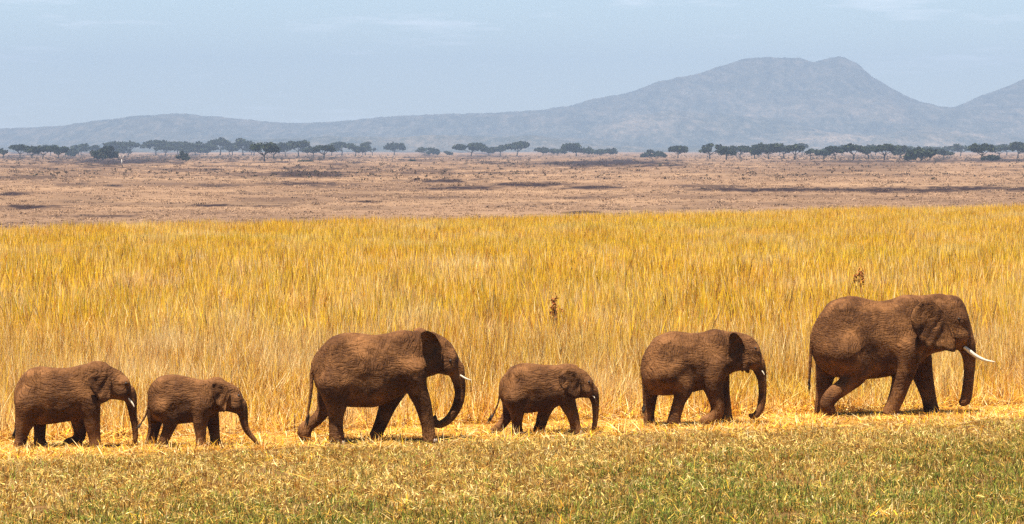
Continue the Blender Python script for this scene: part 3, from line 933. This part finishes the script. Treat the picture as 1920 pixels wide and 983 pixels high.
def scatter(name, pts, idx, rot, scl, coll, label, mat):
    """one stuff object whose points carry instanced tufts"""
    me = bpy.data.meshes.new(name)
    me.vertices.add(len(pts))
    me.vertices.foreach_set('co', np.asarray(pts, np.float32).ravel())
    for nm, typ, arr, key in (('pick', 'INT', idx, 'value'), ('turn', 'FLOAT_VECTOR', rot, 'vector'), ('size', 'FLOAT_VECTOR', scl, 'vector')):
        a = me.attributes.new(nm, typ, 'POINT')
        a.data.foreach_set(key, np.ascontiguousarray(arr, np.int32 if typ == 'INT' else np.float32).ravel())
    me.materials.append(mat)
    me.update()
    o = bpy.data.objects.new(name, me)
    COL.objects.link(o)
    ng = bpy.data.node_groups.new(name, 'GeometryNodeTree')
    ng.interface.new_socket('Geometry', in_out='INPUT', socket_type='NodeSocketGeometry')
    ng.interface.new_socket('Geometry', in_out='OUTPUT', socket_type='NodeSocketGeometry')
    gi, go = ng.nodes.new('NodeGroupInput'), ng.nodes.new('NodeGroupOutput')
    iop = ng.nodes.new('GeometryNodeInstanceOnPoints')
    ci = ng.nodes.new('GeometryNodeCollectionInfo')
    ci.inputs['Collection'].default_value = coll
    ci.inputs['Separate Children'].default_value = True
    ci.inputs['Reset Children'].default_value = True
    def attr(nm, dt):
        a = ng.nodes.new('GeometryNodeInputNamedAttribute')
        a.data_type = dt
        a.inputs['Name'].default_value = nm
        return a.outputs[0]
    ng.links.new(gi.outputs[0], iop.inputs['Points'])
    ng.links.new(ci.outputs[0], iop.inputs['Instance'])
    iop.inputs['Pick Instance'].default_value = True
    ng.links.new(attr('pick', 'INT'), iop.inputs['Instance Index'])
    e2r = ng.nodes.new('FunctionNodeEulerToRotation')
    ng.links.new(attr('turn', 'FLOAT_VECTOR'), e2r.inputs[0])
    ng.links.new(e2r.outputs[0], iop.inputs['Rotation'])
    ng.links.new(attr('size', 'FLOAT_VECTOR'), iop.inputs['Scale'])
    ng.links.new(iop.outputs[0], go.inputs[0])
    md = o.modifiers.new('scatter', 'NODES')
    md.node_group = ng
    return tag(o, label, kind='stuff')

def sample(y0, y1, dens, side=5.0):
    """random points in the wedge in view (with a margin), even per square metre"""
    def hw(y):
        return y * 0.165 + side
    n = int((y1 - y0) * (hw(y0) + hw(y1)) * dens)
    y = rng.uniform(y0, y1, int(n * 1.9))
    keep = rng.random(len(y)) < hw(y) / hw(y1)
    y = y[keep][:n]
    x = rng.uniform(-1, 1, len(y)) * hw(y)
    return x, y

def ground_z(x, y):
    near = np.clip(1 - (y - 80) / 40, 0, 1)
    d = np.abs(y - path_y(x))
    return (fbm(x * 0.6, y * 0.6, 4, 5) - 0.5) * 0.08 * near * np.clip((d - 0.3) / 1.5, 0.15, 1) - 0.022

TALL_PAL = [STRAW, GOLD, ORNG, BRWN, PALE, OLIV]
tall_specs = []
for i in range(6):      # near: pale straw with rusty stems
    tall_specs.append(dict(n=38, h=1.1, spread=0.30, lean=0.38, width=0.0155, palette=TALL_PAL, wts=[3.6, 2.8, 3.4, 1.5, 3.4, 0.2], curl=0.9, flat=0.26))
for i in range(6):      # farther: golden, a touch of green
    tall_specs.append(dict(n=38, h=1.1, spread=0.40, lean=0.30, width=0.024, palette=TALL_PAL, wts=[2.0, 5.5, 1.2, 0.7, 1.0, 0.7], curl=0.6, flat=0.10, head=0.4))
tall = tuft_collection('tall_tuft', tall_specs, M_TALL)

parts = []
for y0, y1, dn in ((53, 75, 15), (75, 100, 10.5), (100, 140, 6.5), (140, 270, 4.2)):
    x, y = sample(y0, y1, dn, 6)
    u = y - path_y(x)
    k = (u > 1.6 + 1.2 * (vnoise(x * 0.8, y * 0.8, 4) - 0.5)) & (y < field_edge(x) + 5 * (vnoise(x * 0.2, y * 0.2, 8) - 0.5))
    parts.append((x[k], y[k]))
X = np.concatenate([p[0] for p in parts])
Y = np.concatenate([p[1] for p in parts])
U = Y - path_y(X)
n = len(X)
far_mix = np.clip((Y - 72) / 60 + 0.5 * (fbm(X * 0.06, Y * 0.06, 3, 44) - 0.5), 0, 1)
pick = np.where(rng.random(n) < far_mix, rng.integers(6, 12, n), rng.integers(0, 6, n))
hgt = np.clip(0.42 + U * 0.075, 0.42, 1.0) * (0.78 + 0.5 * fbm(X * 0.25, Y * 0.25, 4, 17)) * np.where(Y > 130, rng.uniform(0.88, 1.05, n), rng.uniform(0.6, 1.2, n))
rot = np.stack([rng.normal(0, 0.11, n), rng.normal(0, 0.11, n), rng.uniform(0, 6.283, n)], -1)
scl = np.stack([np.ones(n) * 1.0, np.ones(n) * 1.0, hgt * 1.12], -1)
scatter('tall_grass', np.stack([X, Y, ground_z(X, Y)], -1), pick, rot, scl, tall, 'tall golden dry grass filling the field behind the herd', M_TALL)
print('tall tufts', n)

straw_specs = [dict(n=34, h=0.55, spread=0.30, lean=0.55, width=0.017, palette=[STRAW, GOLD, ORNG, BRWN, PALE], wts=[3, 1.6, 3.4, 2.4, 1.6], curl=1.1, flat=0.72) for _ in range(7)]
strawc = tuft_collection('straw_tuft', straw_specs, M_STRAW)
x, y = sample(38, 76, 17, 8)
u = y - path_y(x)
pr = np.where(u < -0.3, np.clip(1 - (-0.3 - u) / 3.6, 0.03, 1) * 0.85, np.clip(1 - (u - 3.5) / 5, 0.12, 1))
k = rng.random(len(x)) < pr
x, y, u = x[k], y[k], u[k]
n = len(x)
hs = np.where(u > 1.2, 1.0, np.where(u < -0.9, 0.40, 0.2)) * rng.uniform(0.6, 1.2, n)
scatter('trampled_grass', np.stack([x, y, ground_z(x, y)], -1), rng.integers(0, 7, n),
        np.stack([rng.normal(0, .06, n), rng.normal(0, .06, n), rng.uniform(0, 6.28, n)], -1),
        np.stack([rng.uniform(.7, 1.1, n), rng.uniform(.7, 1.1, n), hs], -1), strawc, 'trampled pale straw along the path under the elephants', M_STRAW)

TURF_PAL = [(0.70, 0.48, 0.14), (0.60, 0.39, 0.065), (0.42, 0.20, 0.035), (0.16, 0.065, 0.02), (0.80, 0.64, 0.28), (0.36, 0.28, 0.06), (0.23, 0.26, 0.04), DGRN]
turf_specs = [dict(n=34, h=0.13, spread=0.17, lean=0.65, width=0.013, palette=TURF_PAL, wts=[2.3, 1.5, 3.0, 2.0, 1.3, 1.3, 0.5, 0.3], curl=1.2, flat=0.3) for _ in range(6)]
turf_specs += [dict(n=34, h=0.14, spread=0.17, lean=0.5, width=0.014, palette=TURF_PAL, wts=[0.8, .5, 1.0, 1.3, .7, 2.0, 3.6, 2.6], curl=1.1, flat=0.2) for _ in range(6)]
turfc = tuft_collection('turf_tuft', turf_specs, M_TURF)
x, y = sample(37, 66, 46, 8)
u = y - path_y(x)
k = rng.random(len(x)) < np.clip((-0.35 - u + 1.5 * (fbm(x * 0.9, y * 0.9, 3, 91) - 0.45)) / 1.6, 0, 1) * np.clip(0.45 + 1.5 * (fbm(x * 1.3, y * 1.3, 3, 71) - 0.35), 0.25, 1)
x, y, u = x[k], y[k], u[k]
n = len(x)
gp = np.clip((-u - 7.5) / 9 + 1.4 * (fbm(x * 0.35, y * 0.35, 4, 63) - 0.5) + 0.035 * x, 0.02, 0.95)
pick = np.where(rng.random(n) < gp, rng.integers(6, 12, n), rng.integers(0, 6, n))
s = rng.uniform(.7, 1.3, n) * np.clip(-u / 4.0, 0.35, 1)
scatter('short_grass', np.stack([x, y, ground_z(x, y)], -1), pick,
        np.stack([rng.normal(0, .15, n), rng.normal(0, .15, n), rng.uniform(0, 6.28, n)], -1),
        np.stack([s, s, s * (0.7 + 0.7 * fbm(x * 0.8, y * 0.8, 3, 5))], -1), turfc, 'short patchy green and brown turf in the foreground', M_TURF)
print('turf', n)

# ------------------------------------------------------------------ far plain: scrub, trees
def leaf_faces(cs, size, cols, g):
    """many small tilted leaf clumps, each a bent quad"""
    n = len(cs)
    a = g.normal(size=(n, 3))
    a /= np.linalg.norm(a, axis=1)[:, None]
    b = np.cross(a, g.normal(size=(n, 3)))
    b /= np.linalg.norm(b, axis=1)[:, None]
    s = (size * g.uniform(0.6, 1.3, n))[:, None]
    c = np.cross(a, b) * s * 0.35
    V = np.stack([cs - a * s - b * s * .6, cs + a * s - b * s * .6 + c, cs + a * s + b * s * .6 - c, cs - a * s + b * s * .6 + c], 1).reshape(-1, 3)
    F = np.arange(n * 4).reshape(-1, 4)
    C = np.repeat(np.concatenate([cols, np.ones((n, 1))], 1), 4, 0)
    return V, F, C

LEAFC = np.array([(0.016, 0.023, 0.012), (0.025, 0.032, 0.016), (0.040, 0.046, 0.022), (0.034, 0.030, 0.018)])

def build_tree(px, yt, yb, w, kind, label, name='acacia_tree', cat='tree', seed=0, group='acacia trees along the far edge of the plain'):
    g = np.random.default_rng(500 + seed)
    D = min(max(ground_dist(yb), 1380), 2750) * g.uniform(0.97, 1.03)
    base = at(px, yb, D)
    base.z = -0.05
    H = (CAM_H + (HORIZON - yt) / FPX * D) * 1.07
    Rr = w * 0.70 / FPX * D
    root = thing(name, base, label, cat, group)
    lobes = []                                            # (centre, radii) of leaf masses
    if kind in ('flat', 'thin', 'lean'):
        m = 10 if kind != 'thin' else 6
        sh = Rr * 0.35 if kind == 'lean' else 0
        for i in range(m):
            a, r = g.uniform(0, 6.28), Rr * math.sqrt(g.uniform(0.03, 0.62))
            lobes.append((np.array([r * math.cos(a) + sh, r * math.sin(a) * 0.9, H * g.uniform(0.60, 0.97) - 0.25 * r * r / Rr]),
                          np.array([Rr * g.uniform(.24, .5), Rr * g.uniform(.24, .5), H * g.uniform(0.09, 0.2)])))
    elif kind == 'dome':
        for i in range(9):
            a, r = g.uniform(0, 6.28), Rr * math.sqrt(g.uniform(0.02, 0.55))
            lobes.append((np.array([r * math.cos(a), r * math.sin(a), H * (0.84 - 0.26 * (r / Rr) ** 2) * g.uniform(0.93, 1.03)]),
                          np.array([Rr * g.uniform(.32, .46), Rr * g.uniform(.32, .46), H * g.uniform(0.14, 0.22)])))
    elif kind == 'round':
        for i in range(9):
            a, r = g.uniform(0, 6.28), Rr * math.sqrt(g.uniform(0.02, 0.5))
            lobes.append((np.array([r * math.cos(a), r * math.sin(a), H * g.uniform(0.48, 0.82)]),
                          np.array([Rr * g.uniform(.32, .48), Rr * g.uniform(.32, .48), H * g.uniform(0.13, 0.2)])))
    else:                                                 # bush, mound: leafy to the ground
        for i in range(11):
            a, r = g.uniform(0, 6.28), Rr * math.sqrt(g.uniform(0.0, 0.62))
            top = H * (0.86 - 0.62 * (r / Rr) ** 1.6)
            lobes.append((np.array([r * math.cos(a), r * math.sin(a), top * g.uniform(0.45, 1.0)]),
                          np.array([Rr * g.uniform(.28, .42), Rr * g.uniform(.28, .42), H * g.uniform(0.14, 0.24)])))
    V, F, C, no = [], [], [], 0
    for c, rad in lobes:
        n = int(40 if kind == 'thin' else 66)
        d = g.normal(size=(n, 3))
        d /= np.linalg.norm(d, axis=1)[:, None]
        pts = c + d * rad * g.uniform(0.35, 1.05, (n, 1))
        pts[:, 2] = np.maximum(pts[:, 2], 0.15)
        shade = LEAFC[g.integers(0, 3 if name == 'acacia_tree' else 4, n)] * g.uniform(0.75, 1.2, (n, 1)) * g.uniform(0.85, 1.15)
        v, f, cc = leaf_faces(pts, max(0.42, Rr * 0.10), shade, g)
        V.append(v); F.append(f + no); C.append(cc)
        no += len(v)
    link('crown', np.concatenate(V), np.concatenate(F), M_LEAF, root, smooth=False, cols=np.concatenate(C))
    tv, tf = [], []
    def add(pts, rad):
        v, f = tube(pts, rad, 6)
        tf.extend(tuple(i + len(tv) for i in q) for q in f)
        tv.extend(v)
    tr = 0.035 * H + 0.05
    fork = np.array([g.uniform(-.06, .06) * Rr + (Rr * 0.1 if kind == 'lean' else 0), 0, H * (0.30 if kind not in ('bush', 'mound') else 0.12)])
    add([(0, 0, -0.1), fork * (0.45, 1, 0.5), fork], [tr * 1.3, tr, tr * 0.85])
    for c, rad in lobes[:6]:
        mid = fork * 0.45 + c * 0.55 - np.array([0, 0, 0.06 * H])
        mid[:2] = fork[:2] + (c[:2] - fork[:2]) * 0.62
        add([fork, mid, c + np.array([0, 0, rad[2] * 0.3])], [tr * 0.62, tr * 0.42, tr * 0.15])
    link('trunk', tv, tf, M_BARK, root)
    return root

TREES = [  # frame x, top row, base row, width, shape, label
    (6, 279, 297, 20, 'round', 'small round tree cut by the left edge of the photo'),
    (38, 273, 297, 30, 'flat', 'flat-topped acacia second from the left edge, just right of the small cut-off tree'),
    (60, 277, 297, 26, 'flat', 'low thin acacia squeezed between two taller ones near the left edge'),
    (80, 275, 298, 34, 'dome', 'dark dense acacia, fourth tree from the left edge'),
    (109, 276, 297, 28, 'flat', 'flat acacia at the right end of the first clump on the left'),
    (137, 280, 294, 22, 'bush', 'low grey-green bush right of the leftmost clump of acacias'),
    (152, 273, 290, 38, 'thin', 'sparse see-through acacia with a wide thin top, left of the dark mound'),
    (178, 272, 290, 20, 'flat', 'slim flat-topped acacia touching the left side of the dark mound'),
    (214, 268, 290, 36, 'dome', 'pale broad acacia rising behind the right side of the dark mound'),
    (241, 267, 290, 32, 'dome', 'two-tiered acacia right of the dark mound, left of a gap of sky-blue hill'),
    (292, 265, 290, 40, 'dome', 'tall rounded acacia standing alone between two gaps, upper left'),
    (334, 268, 289, 42, 'flat', 'wide flat acacia right of the tall rounded one, over a small dark bush'),
    (366, 268, 290, 34, 'thin', 'thin-crowned acacia left of the tallest clump on the left half'),
    (388, 273, 291, 30, 'round', 'lower dark tree filling the left foot of the tallest clump'),
    (413, 262, 291, 38, 'dome', 'tallest acacia of the left half, with a bumpy peak'),
    (436, 270, 291, 26, 'round', 'dark round tree between the two tall acacias of the biggest left clump'),
    (456, 262, 291, 34, 'flat', 'tall flat-topped acacia right of the bumpy-peaked one'),
    (476, 271, 292, 24, 'round', 'round tree at the right foot of the tallest left clump'),
    (496, 269, 303, 36, 'dome', 'nearer acacia whose trunk stands lower on the plain, left of the centre clump'),
    (513, 273, 298, 22, 'flat', 'narrow acacia just right of the nearer low-standing one'),
    (535, 270, 293, 34, 'flat', 'flat acacia left of the greenest tree in the centre-left clump'),
    (560, 265, 294, 36, 'dome', 'greenest and tallest tree of the centre-left clump'),
    (587, 273, 294, 26, 'round', 'rounded acacia right of the greenest tree'),
    (607, 273, 298, 32, 'dome', 'spreading acacia with low branches left of a bright gap under the crowns'),
    (641, 268, 290, 34, 'dome', 'acacia with an open trunk and domed crown, left part of the last centre-left group'),
    (667, 271, 293, 30, 'round', 'dense dark tree right of the domed open-trunk acacia'),
    (685, 268, 287, 22, 'thin', 'small pale umbrella top rising behind the dense dark tree'),
    (698, 276, 291, 20, 'thin', 'tiny thin acacia left of the lone umbrella tree'),
    (739, 269, 290, 34, 'flat', 'lone perfect umbrella acacia with empty plain on both sides'),
    (797, 277, 291, 26, 'thin', 'pale low acacia leaning on a dark bush in the middle'),
    (812, 277, 291, 22, 'bush', 'dark roundish bush right of the lone umbrella acacia'),
    (838, 283, 292, 16, 'bush', 'smallest round bush, alone left of the middle acacias'),
    (883, 271, 293, 44, 'dome', 'broad dark acacia starting the middle group'),
    (917, 276, 292, 28, 'round', 'low round tree right of the broad dark acacia in the middle'),
    (938, 274, 292, 28, 'round', 'grey-green tree between the low round one and the tall middle acacia'),
    (969, 268, 293, 40, 'dome', 'tall acacia at the right end of the middle group'),
    (1018, 279, 292, 30, 'flat', 'low acacia left of the wide spreading one below the ridge'),
    (1045, 280, 292, 28, 'round', 'low tree touching the wide spreading acacia on its left'),
    (1081, 270, 293, 48, 'flat', 'widest spreading acacia with forked trunk, below the left mountain slope'),
    (1126, 279, 292, 36, 'lean', 'leaning acacia with its crown pushed to the right'),
    (1221, 282, 295, 28, 'bush', 'larger of the two dark bushes standing left of the lone dome tree'),
    (1240, 284, 296, 20, 'bush', 'smaller of the two dark bushes, next to the lone dome tree'),
    (1271, 275, 297, 32, 'flat', 'lone short umbrella tree below the mountain, between bushes and the long row'),
    (1331, 273, 298, 36, 'thin', 'pale see-through acacia that begins the long right-hand row'),
    (1362, 278, 300, 28, 'flat', 'dark low acacia, second in the long right-hand row'),
    (1388, 274, 297, 32, 'dome', 'rounded acacia, third in the long right-hand row'),
    (1415, 277, 298, 28, 'round', 'low dense tree left of the broad-crowned one under the mountain'),
    (1441, 270, 298, 46, 'flat', 'broadest and tallest crown of the right-hand row, under the mountain shoulder'),
    (1470, 272, 297, 22, 'round', 'pale narrow tree behind the broadest crown of the right row'),
    (1490, 273, 299, 30, 'dome', 'dark domed acacia with a black foot, under the mountain notch'),
    (1520, 281, 298, 24, 'thin', 'faint low acacia below the mountain notch'),
    (1545, 279, 299, 28, 'round', 'low round tree below the mountain peak'),
    (1566, 275, 299, 28, 'flat', 'flat-topped tree below the right flank of the peak'),
    (1600, 273, 300, 38, 'dome', 'wide dense acacia at the centre of the right-hand row'),
    (1628, 275, 299, 30, 'round', 'dense tree fused to the right side of the wide dense acacia'),
    (1658, 272, 300, 34, 'dome', 'peaked acacia right of the fused pair'),
    (1690, 275, 298, 34, 'flat', 'flat crown with pale gaps under it, right of the peaked acacia'),
    (1727, 276, 303, 46, 'mound', 'big dark bushy tree leafy down to the ground, below the saddle of the hills'),
    (1770, 280, 297, 28, 'round', 'low rounded tree right of the big bushy one'),
    (1801, 271, 293, 26, 'thin', 'pale small umbrella acacia standing high against the hill'),
    (1841, 271, 301, 40, 'dome', 'dark domed acacia over a black bush, near the right edge'),
    (1873, 275, 295, 32, 'thin', 'sparse acacia right of the dark domed one'),
    (1908, 270, 297, 42, 'flat', 'acacia reaching the right edge of the photo'),
]
for i, (px, yt, yb, wd, kd, lb) in enumerate(TREES):
    build_tree(px, yt, yb, wd, kd, lb, 'bush' if kd == 'bush' else 'acacia_tree', 'bush' if kd == 'bush' else 'tree', i)
gt = np.random.default_rng(5)
for i in [1, 3, 5, 8, 10, 11, 12, 14, 16, 19, 21, 23, 25, 44, 46, 47, 49, 51, 52, 54, 56, 57, 58, 61]:
    px, yt, yb, wd, kd, lb = TREES[i]
    front = ' '.join(lb.split(',')[0].split()[:9])
    while front.split()[-1] in ('the', 'of', 'in', 'on', 'with', 'to', 'and', 'from', 'a', 'just', 'between', 'one'):
        front = front.rsplit(' ', 1)[0]
    build_tree(px + wd * 0.45, gt.uniform(270, 279), gt.uniform(289.5, 291.5), gt.uniform(20, 34), ['round', 'dome', 'flat'][i % 3],
               'faint tree just behind the ' + front, seed=200 + i, group='faint trees behind the front row of acacias')
build_tree(193, 271, 301, 44, 'mound', 'big dark leafy mound reaching the ground, upper left', 'bush', 'bush', 90)
build_tree(343, 283, 301, 18, 'bush', 'small dark bush in front of the wide flat acacia, upper left', 'bush', 'bush', 91)
build_tree(574, 305, 317, 26, 'bush', 'grey-green bush on the open plain below the greenest tree', 'bush', 'bush', 92)
build_tree(773, 301, 313, 8, 'bush', 'upright little green bush alone on the plain near the middle', 'bush', 'bush', 93)
build_tree(1858, 291, 302, 30, 'bush', 'low black bush at the foot of the domed acacia near the right edge', 'bush', 'bush', 94)

def dead_tree():
    D = ground_dist(311)
    base = at(228, 311, D)
    base.z = -0.05
    root = thing('dead_tree', base, 'small bleached leafless tree in front of the dark burnt strip, upper left', 'tree')
    tv, tf = [], []
    for pts, rad in (([(0, 0, 0), (0.1, 0, 1.2), (0.0, 0, 2.3)], [.16, .13, .1]), ([(0, 0, 2.2), (-0.5, .2, 3.0), (-0.7, .1, 3.7)], [.1, .07, .03]),
                     ([(0, 0, 2.2), (0.5, -.2, 3.1), (0.9, .1, 3.5)], [.1, .07, .03]), ([(0.5, -.2, 3.1), (0.45, 0, 3.9)], [.06, .03]), ([(0.07, 0, 1.3), (0.7, .3, 2.0)], [.08, .03])):
        v, f = tube([np.array(p) * 0.95 for p in pts], [r * 1.3 for r in rad], 6)
        tf += [tuple(i + len(tv) for i in q) for q in f]
        tv += v
    link('trunk', tv, tf, M_PALE, root)
dead_tree()

def far_grass():
    """tussocks that give the far plain its grain"""
    tan = [(0.30, 0.187, 0.117), (0.34, 0.22, 0.13), (0.22, 0.13, 0.082), (0.14, 0.085, 0.06), (0.06, 0.045, 0.04)]
    specs = [dict(n=22, h=0.55, spread=0.65, lean=0.95, width=0.10, palette=tan, wts=[3, 2.4, 2, .5, .1], curl=1.0, segs=2) for _ in range(4)]
    specs += [dict(n=22, h=0.55, spread=0.65, lean=0.95, width=0.10, palette=tan, wts=[.1, .1, .5, 2, 3.5], curl=0.8, segs=2) for _ in range(4)]
    c = tuft_collection('far_tussock', specs, M_SCRUB)
    g = np.random.default_rng(77)
    N = 12000
    px = g.uniform(-330, 2250, N)
    py = 296 + (428 - 296) * g.random(N) ** 0.8
    D = CAM_H * FPX / (py - HORIZON)
    x = (px - 960) / FPX * D
    k = D > field_edge(x) + 3
    px, py, D, x = px[k], py[k], D[k], x[k]
    b = burnt_at(px, py)
    k = (b < 0.3) | (g.random(len(b)) < 0.35)
    px, py, D, x, b = px[k], py[k], D[k], x[k], b[k]
    n = len(px)
    pick = np.where(g.random(n) < 0.02 + 0.95 * b, g.integers(4, 8, n), g.integers(0, 4, n))
    sz = np.clip(D / 420, 0.6, 2.2) * g.uniform(0.6, 1.2, n)
    scatter('far_grass', np.stack([x, D, np.full(n, -0.03)], -1), pick, np.stack([np.zeros(n), np.zeros(n), g.uniform(0, 6.28, n)], -1),
            np.stack([sz * 1.6, sz, sz * g.uniform(.2, .5, n)], -1), c, 'dry tan and burnt tussock grass of the far plain', M_SCRUB)
far_grass()

def build_scrub():
    g = np.random.default_rng(33)
    px = g.uniform(-250, 2170, 40000)
    py = 290 + 48 * g.random(40000) ** 1.5
    b = burnt_at(px, py)
    line = np.exp(-((py - 296) / 5.0) ** 2)
    left = np.exp(-((px - 560) / 420) ** 2 - ((py - 322) / 9) ** 2)
    mid = np.exp(-((px - 950) / 260) ** 2 - ((py - 305) / 7) ** 2)
    wood = np.maximum(np.clip(1.15 - np.abs(px - 330) / 400, 0, 1), np.clip(1.1 - np.abs(px - 1640) / 380, 0, 1))
    pr = 0.04 + 0.16 * b + (0.18 + 1.1 * wood) * line + 0.22 * left * (fbm(px * 0.03, py * 0.2, 3, 6) > .5) + 0.10 * mid
    k = g.random(len(px)) < pr * 0.45
    px, py = px[k], py[k]
    V, F, C, no = [], [], [], 0
    for a, b_ in zip(px, py):
        D = ground_dist(b_)
        c = np.array([(a - 960) / FPX * D, D, 0.0])
        s = g.uniform(0.2, 0.62) * min(1.0, 0.35 + D / 2500)
        n = 9
        pts = c + np.abs(g.normal(size=(n, 3)) * [0, 0, s * 0.6]) + g.normal(size=(n, 3)) * [s * 0.8, s * 0.8, 0]
        cols = np.array([(0.040, 0.030, 0.026), (0.06, 0.042, 0.030), (0.035, 0.036, 0.024), (0.08, 0.047, 0.032)])[g.integers(0, 4, n)] * g.uniform(.7, 1.2, (n, 1))
        v, f, cc = leaf_faces(pts, s * 0.42, cols, g)
        V.append(v); F.append(f + no); C.append(cc)
        no += len(v)
    tag(link('scrub', np.concatenate(V), np.concatenate(F), M_SCRUB, smooth=False, cols=np.concatenate(C)), 'low dark scrub dotted over the far plain', kind='stuff')
    print('scrub', len(px))
build_scrub()

# ------------------------------------------------------------------ dark dead weeds standing in the field
def weed(px, py, D, hgt, wid, label, seed):
    g = np.random.default_rng(seed)
    p = at(px, py, D)
    p.z = -0.02
    root = thing('dead_weed', p, label, 'weed', 'dark dead weeds standing in the golden grass')
    for i in range(8):
        a = g.uniform(0, 6.28)
        r = wid * g.uniform(0.05, 0.5)
        tip = np.array([r * math.cos(a), r * math.sin(a), hgt * g.uniform(0.62, 1.0)])
        v, f = tube([(0, 0, 0), tip * (0.35, 0.35, 0.5), tip], [.014, .011, .005], 5)
        st = link('stem', v, f, M_BARK, root)
        pts = tip + g.normal(size=(26, 3)) * [wid * .10, wid * .10, hgt * 0.11] - [0, 0, hgt * 0.06]
        cols = np.array([(0.36, 0.12, 0.035), (0.20, 0.06, 0.02), (0.45, 0.20, 0.05)])[g.integers(0, 3, len(pts))]
        pts = pts[np.argsort(pts[:, 2])]
        v, f, c = leaf_faces(pts, 0.030, cols, g)
        f = np.concatenate([f, np.stack([f[:-1, 2], f[:-1, 3], f[1:, 0], f[1:, 1]], 1)])
        link('seed_head', v, f, M_WEED, st, smooth=False, cols=c)
def in_field(px, py, top):          # depth at which a weed of that height shows its top there
    return (CAM_H - top) * FPX / (py - HORIZON)
weed(1040, 640, in_field(1040, 562, 1.45), 1.45, 0.30, 'dark red dead weed clump standing alone in the field above the middle calf', 1)
weed(1612, 600, in_field(1612, 514, 1.4), 1.4, 0.32, 'dark red dead weed just above the back of the biggest elephant', 2)

# ------------------------------------------------------------------ air
def build_haze():
    x, y0, y1, z0, z1 = 9500.0, -700.0, 13000.0, -1.2, 380.0
    V = [(sx * x, yy, zz) for zz in (z0, z1) for yy in (y0, y1) for sx in (-1, 1)]
    F = [(0, 2, 3, 1), (4, 5, 7, 6), (0, 1, 5, 4), (2, 6, 7, 3), (0, 4, 6, 2), (1, 3, 7, 5)]
    m = bpy.data.materials.new('hazy_air')
    m.use_nodes = True
    t = m.node_tree
    t.nodes.clear()
    out = t.nodes.new('ShaderNodeOutputMaterial')
    pv = t.nodes.new('ShaderNodeVolumePrincipled')
    pv.inputs['Color'].default_value = (0.27, 0.358, 0.49, 1)
    pv.inputs['Density'].default_value = 0.00015
    pv.inputs['Anisotropy'].default_value = 0.0
    t.links.new(pv.outputs[0], out.inputs['Volume'])
    tag(link('haze', V, F, m, smooth=False), 'pale blue dry-season haze', kind='stuff')
build_haze()
